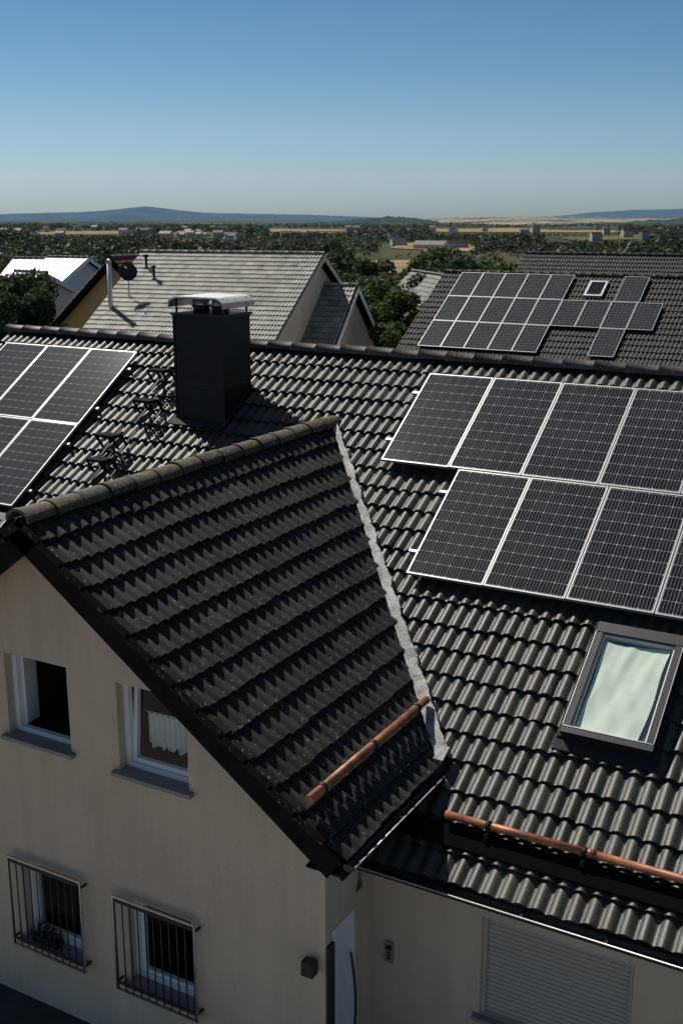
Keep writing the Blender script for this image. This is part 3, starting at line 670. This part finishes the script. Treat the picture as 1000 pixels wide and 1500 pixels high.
def tree(name,r_,f_,h,w,seed,k='leafA',n=9000,size=.16,zb=0):
    r=np.random.default_rng(seed); root=empty(name); base=S(r_,f_,zb); b=MB()
    b.cyl(base-ez0*.3,base+ez0*h*.45,h*.03,h*.018,k='bark',seg=8)
    cs=[];rs=[]
    for i in range(18):
        th=r.uniform(0,6.28); q=r.uniform(.15,1)**.6; z=r.uniform(.3,.9); rr_=w*.5*q*(1-abs(z-.5)*.9)
        c_=np.array([base.x+math.cos(th)*rr_,base.y+math.sin(th)*rr_,zb+h*z]); cs.append(c_); rs.append(w*r.uniform(.12,.22))
        b.cyl(base+ez0*h*r.uniform(.2,.45),Vector(c_),h*.012,h*.004,k='bark',seg=5)
    cs.append(np.array([base.x,base.y,zb+h*.88])); rs.append(w*.16)
    b.obj("trunk",root)
    V,t=leaf_arrays(np.array(cs),np.array(rs),n,size,r)
    np_mesh("crown",V,np.arange(len(V)).reshape(-1,4),[M[k]],root,None,np.repeat(t[:,None],3,1))
tl=[("broadleaf_tree",-10.95,41,5.9,3.6,'leafB'),("broadleaf_tree",-12.4,43,6.3,4.4,'leafB'),("broadleaf_tree",-13.8,45,6.2,4.6,'leafA'),("broadleaf_tree",-15.8,46,5.8,5,'leafA'),
("broadleaf_tree",.7,66,5.0,5,'leafA'),("broadleaf_tree",1.9,62,4.9,5,'leafA'),("broadleaf_tree",3.3,58,4.6,4.5,'leafA'),("broadleaf_tree",4.6,66,5.0,5,'leafB'),("shrub",2.6,50,3.6,3.0,'leafA'),("shrub",3.9,54,3.0,3,'leafA'),
("broadleaf_tree",-1.0,75,6.0,5,'leafB'),("broadleaf_tree",6.4,80,5.2,6,'leafB'),("broadleaf_tree",10.3,95,5.0,7,'leafB'),("broadleaf_tree",7.6,98,5.8,6,'leafA'),
("shrub",5.1,52,2.6,2.4,'leafB'),("broadleaf_tree",-24,95,5.5,7,'leafB'),("broadleaf_tree",-19.5,62,4.2,6,'leafB'),("broadleaf_tree",2,100,5.0,7,'leafB'),("broadleaf_tree",12.8,88,4.6,6,'leafA'),
("broadleaf_tree",11,130,9.0,10,'leafB'),("broadleaf_tree",0,125,8.2,9,'leafB'),("broadleaf_tree",-2,150,11,10,'leafA'),("broadleaf_tree",19,150,10.5,10,'leafB')]
for i,(nm,r_,f_,h,w,k) in enumerate(tl): tree(nm,r_,f_,h,w,100+i,k,n=10000 if f_<70 else 6000,size=.12 if f_<70 else (.18 if f_<110 else .32),zb=float(hterr(r_,f_)))

# ------------------------------------------------------------ TERRAIN
nr,na=130,360
rad=np.concatenate([[0.01],np.geomspace(8,15000,nr-1)]); ang=np.linspace(0,2*np.pi,na,endpoint=False)
R_,A_=np.meshgrid(rad,ang,indexing='ij'); rr_=R_*np.sin(A_); ff_=R_*np.cos(A_); zz_=hterr(rr_,ff_)
V=np.stack([CA*rr_-SA*ff_,SA*rr_+CA*ff_,zz_],-1).reshape(-1,3)
i,j=np.meshgrid(np.arange(nr-1),np.arange(na),indexing='ij'); j2=(j+1)%na
F=np.stack([i*na+j,(i+1)*na+j,(i+1)*na+j2,i*na+j2],-1).reshape(-1,4)[:, ::-1]
gm=bpy.data.materials.new("ground_fields"); gm.use_nodes=True; nt=gm.node_tree;N=nt.nodes;L=nt.links;bs=N["Principled BSDF"]; bs.inputs["Roughness"].default_value=.95; bs.inputs["Specular IOR Level"].default_value=.1
tc=N.new("ShaderNodeTexCoord"); mpn=N.new("ShaderNodeMapping"); mpn.inputs["Scale"].default_value=(.0032,.0075,1); mpn.inputs["Rotation"].default_value=(0,0,-.5); L.new(tc.outputs["Object"],mpn.inputs[0])
vo=N.new("ShaderNodeTexVoronoi"); vo.voronoi_dimensions='2D'; vo.inputs["Scale"].default_value=1; L.new(mpn.outputs[0],vo.inputs["Vector"])
sx=N.new("ShaderNodeSeparateColor"); L.new(vo.outputs["Color"],sx.inputs[0])
cr=N.new("ShaderNodeValToRGB"); cr.color_ramp.interpolation='CONSTANT'; L.new(sx.outputs[0],cr.inputs[0])
els=cr.color_ramp.elements; els[0].color=(.05,.065,.03,1); els[1].position=.35; els[1].color=(.09,.09,.045,1)
for p_,c_ in((.55,(.06,.07,.035,1)),(.68,(.21,.165,.10,1)),(.86,(.10,.09,.05,1))):
    x=els.new(p_); x.color=c_
nn=N.new("ShaderNodeTexNoise"); nn.inputs["Scale"].default_value=.25; nn.inputs["Detail"].default_value=8; L.new(tc.outputs["Object"],nn.inputs[0])
mm_=N.new("ShaderNodeMix"); mm_.data_type='RGBA'; mm_.blend_type='MULTIPLY'; mm_.inputs[0].default_value=.6; L.new(cr.outputs[0],mm_.inputs[6]); L.new(nn.outputs["Color"],mm_.inputs[7]); L.new(mm_.outputs[2],bs.inputs["Base Color"])
np_mesh("ground",V,F,[gm],None,np.ones(len(F)))
M['wheat']=mat("stubble",(.26,.20,.12),1,spec=0,noise=.2,nscale=.02,detail=8)
M['meadow']=mat("dry_meadow",(.12,.115,.06),1,spec=0,noise=.25,nscale=.02,detail=8)
FIELDS=[(505,790,600,900,'wheat'),(560,690,1200,1420,'wheat'),(800,960,1700,2050,'meadow'),(60,190,2300,2700,'wheat'),(640,900,2600,3500,'wheat'),(400,520,2700,3200,'wheat'),(240,345,1850,2250,'meadow')]
def field(name,x0,x1,f0,f1,k):
    nx,ny=30,30; r_=random.Random(int(x0)); xs=np.linspace(0,1,nx); fs=np.linspace(0,1,ny); U,T=np.meshgrid(xs,fs,indexing='ij')
    sk=r_.uniform(-.25,.25); Fy=f0+(f1-f0)*T+(U-.5)*(f1-f0)*.5*r_.uniform(-1,1); rr=((x0+(x1-x0)*U)-500)*((f0+f1)/2)/1693+(Fy-f0)*sk; z=hterr(rr,Fy)+.9
    V=np.stack([CA*rr-SA*Fy,SA*rr+CA*Fy,z],-1).reshape(-1,3); i,j=np.meshgrid(np.arange(nx-1),np.arange(ny-1),indexing='ij')
    F=np.stack([i*ny+j,(i+1)*ny+j,(i+1)*ny+j+1,i*ny+j+1],-1).reshape(-1,4); np_mesh(name,V,F,[M[k]],None,np.ones(len(F)))
for q in FIELDS: field("stubble_field" if q[4]=='wheat' else "meadow",*q)
M['paving']=mat("paving",(.035,.035,.035),.9,noise=.3,nscale=3,bump=.3); M['bounce_paving']=mat("bounce_concrete",(.30,.275,.24),.9,noise=.1,nscale=1)
b=MB(); b.face([(-16,5.2,.03),(6,5.2,.03),(6,8.30,.03),(-16,8.30,.03)],'paving'); b.face([(-22,-12,.026),(12,-12,.026),(12,5.2,.026),(-22,5.2,.026)],'bounce_paving')  # pale slab out of view, added to bounce warm light onto the walls
b.obj("pavement")

def hills(name,prof,f,m,depth,seed,rough=1.0,zb=-40):
    r=np.random.default_rng(seed); xs=np.arange(prof[0][0],prof[-1][0]+1,4.0); px=[p[0] for p in prof];py=[p[1] for p in prof]
    y=np.interp(xs,px,py); k=np.ones(5)/5; y=np.convolve(np.pad(y,2,'edge'),k,'valid')
    nz=np.convolve(r.normal(0,1,len(xs)+6),np.ones(3)/3,'same')[3:-3]*.5*rough
    rr=(xs-500)*f/1693; top=G-(y+nz-318)*f/1751
    rows=[]; m_=12
    for q in range(m_+1):
        t=q/m_; hfac=math.sin(math.pi*t)**.8 if 0<t<1 else 0
        ff=f+(t-.5)*depth*2+0*rr; z=zb+(top-zb)*hfac+ r.normal(0,1,len(xs))*f*.00035*rough*hfac
        rows.append(np.stack([CA*rr*1-SA*ff,SA*rr+CA*ff,z],1))
    V=np.concatenate(rows); n=len(xs); i,j=np.meshgrid(np.arange(m_),np.arange(n-1),indexing='ij')
    F=np.stack([i*n+j,i*n+j+1,(i+1)*n+j+1,(i+1)*n+j],-1).reshape(-1,4)
    np_mesh(name,V,F,[m],None,np.ones(len(F)))
hf=mat("hazy_forest_hill",(.07,.12,.18),1,spec=0,col2=(.085,.14,.20),nscale=.004,detail=6)  # hill colours turn bluish with distance: aerial haze put into the base colour
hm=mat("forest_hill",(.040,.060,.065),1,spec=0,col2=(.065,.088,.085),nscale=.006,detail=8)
ht=mat("field_hill",(.08,.10,.10),1,spec=0,col2=(.32,.28,.22),nscale=.0035,detail=2)
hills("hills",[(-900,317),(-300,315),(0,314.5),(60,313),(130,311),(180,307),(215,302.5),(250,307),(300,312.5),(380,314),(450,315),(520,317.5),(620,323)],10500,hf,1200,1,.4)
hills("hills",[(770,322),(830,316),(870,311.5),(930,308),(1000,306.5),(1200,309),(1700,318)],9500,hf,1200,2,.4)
hills("hills",[(560,324),(640,321),(700,318.5),(760,318),(840,319.5),(920,321),(1100,320),(1500,322)],6500,ht,1500,3,.8)
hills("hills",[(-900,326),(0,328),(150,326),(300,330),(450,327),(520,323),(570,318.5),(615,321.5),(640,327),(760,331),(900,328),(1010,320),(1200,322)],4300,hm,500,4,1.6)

r=np.random.default_rng(11); Vs=[];Ts=[]
def addtree(rx,fy,h,w,nq):
    z=float(hterr(rx,fy)); c=np.array([CA*rx-SA*fy,SA*rx+CA*fy,z+h*.5])
    k=5; cs=c+np.stack([r.normal(0,w*.22,k),r.normal(0,w*.22,k),r.uniform(-.25,.32,k)*h],1); rs=r.uniform(.2,.34,k)*w
    V,t=leaf_arrays(cs,rs,nq,w*.14,r); Vs.append(V)
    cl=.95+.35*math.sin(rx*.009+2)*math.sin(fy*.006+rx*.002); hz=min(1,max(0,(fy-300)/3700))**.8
    col=np.array([1,1,1])*(1-hz)+np.array([1.5,1.75,2.7])*hz  # painted haze: leaf tint gets bluer and paler with distance
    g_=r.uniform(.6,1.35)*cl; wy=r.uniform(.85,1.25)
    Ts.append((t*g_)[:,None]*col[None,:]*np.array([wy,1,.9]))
for _ in range(18000):
    fy=140*math.exp(r.uniform(0,1)**.7*math.log(4000/140)); x=r.uniform(-150,1150); rx=(x-500)*fy/1693
    skip=False; hmax=99
    for (x0,x1,f0,f1,_k) in FIELDS:
        if x0-8<x<x1+8 and f0*.55<fy<f1*1.04:
            if fy>f0*.85: skip=True
            else: hmax=min(hmax,34*(1-fy/f0)+.5)
    if skip: continue
    nz=math.sin(rx*.013+fy*.004)+math.sin(fy*.011+rx*.003)+.6*math.sin(rx*.031)
    if nz<-1.25 and r.uniform()<.9: continue
    h=r.uniform(6,15)*(1.15 if nz>.8 else .9) if fy>300 else r.uniform(5,9)
    if h>hmax: h=hmax*r.uniform(.6,1)
    if h<3: continue
    addtree(rx,fy,h,h*r.uniform(.8,1.4),60 if fy<700 else 32)
V=np.concatenate(Vs);t=np.concatenate(Ts)
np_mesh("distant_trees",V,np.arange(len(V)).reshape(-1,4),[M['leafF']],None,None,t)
b=MB(); rv=random.Random(5)
def vh(rx,fy,w,l,h,k,kr):
    z=float(hterr(rx,fy)); a=rv.uniform(-.6,.6); e=S(math.cos(a),math.sin(a)); q=S(-math.sin(a),math.cos(a)); o=S(rx,fy,z)
    b.box(o,e*l,q*w,ez0*h,k); t=ez0*(h+w*.35)
    b.face([o+ez0*h-q*.3,o+e*l+ez0*h-q*.3,o+e*l+q*w/2+t,o+q*w/2+t],kr); b.face([o+ez0*h+q*(w+.3),o+q*w/2+t,o+e*l+q*w/2+t,o+e*l+ez0*h+q*(w+.3)],kr)
    b.face([o+ez0*h,o+q*w+ez0*h,o+q*w/2+t],k); b.face([o+e*l+ez0*h,o+e*l+q*w/2+t,o+e*l+q*w+ez0*h],k)
for _ in range(34): vh((rv.uniform(235,348)-500)*2000/1693,rv.uniform(1850,2250),rv.uniform(8,11),rv.uniform(9,16),rv.uniform(4,7),'stuccoD',rv.choice(['tileG','tileR']))
for _ in range(45): vh((rv.uniform(0,1000)-500)*2400/1693,rv.uniform(1500,3000),rv.uniform(8,12),rv.uniform(10,20),rv.uniform(8,11),'stuccoD',rv.choice(['tileG','tileG','tileR']))
for (x,fy,l) in((605,1240,38),(650,1260,30),(575,1330,18)): vh((x-500)*fy/1693,fy,12,l,5,'stuccoD','tileG')
b.obj("distant_village")

# ------------------------------------------------------------ LIGHT
s=Vector((-1.0,.42,1.38)).normalized()
sun=bpy.data.lights.new("sun",'SUN'); sun.energy=5.0; sun.angle=math.radians(.5); sun.color=(1,.94,.85)
so=bpy.data.objects.new("sun",sun); so.rotation_euler=s.to_track_quat('Z','Y').to_euler(); so.location=(0,0,60); scene.collection.objects.link(so)
w=bpy.data.worlds.new("World"); scene.world=w; w.use_nodes=True; N=w.node_tree.nodes; L=w.node_tree.links; bg=N["Background"]; bg.inputs[1].default_value=.06
sk=N.new("ShaderNodeTexSky"); sk.sky_type='NISHITA'; sk.sun_disc=False; sk.sun_elevation=math.asin(s.z); sk.sun_rotation=math.atan2(s.x,s.y); sk.altitude=200; sk.air_density=1.0; sk.dust_density=.6; sk.ozone_density=2
tc=N.new("ShaderNodeTexCoord"); sp=N.new("ShaderNodeSeparateXYZ"); L.new(tc.outputs["Generated"],sp.inputs[0])
cr=N.new("ShaderNodeValToRGB"); L.new(sp.outputs[2],cr.inputs[0]); els=cr.color_ramp.elements
els[0].position=0.0; els[0].color=(.78,1.04,1.5,1); els[1].position=.5; els[1].color=(.95,.92,.86,1)
for p_,c_ in ((.03,(.86,1.11,1.50)),(.07,(.80,1.06,1.34)),(.12,(.64,.92,1.15)),(.19,(.50,.79,1.05))):
    x=els.new(p_); x.color=(*c_,1)
mx=N.new("ShaderNodeMix"); mx.data_type='RGBA'; mx.blend_type='MULTIPLY'; mx.inputs[0].default_value=1; L.new(sk.outputs[0],mx.inputs[6]); L.new(cr.outputs[0],mx.inputs[7]); L.new(mx.outputs[2],bg.inputs[0])
scene.view_settings.view_transform='Standard'; scene.view_settings.look='None'; scene.view_settings.exposure=0

cam=bpy.data.cameras.new("camera"); co=bpy.data.objects.new("camera",cam); scene.collection.objects.link(co)
cam.sensor_fit='VERTICAL'; cam.sensor_height=24; cam.lens=24*1637/1500; cam.clip_end=40000; cam.clip_start=.1
co.location=(0,0,G); co.rotation_euler=(math.radians(90-14.8),0,math.radians(29.4)); scene.camera=co
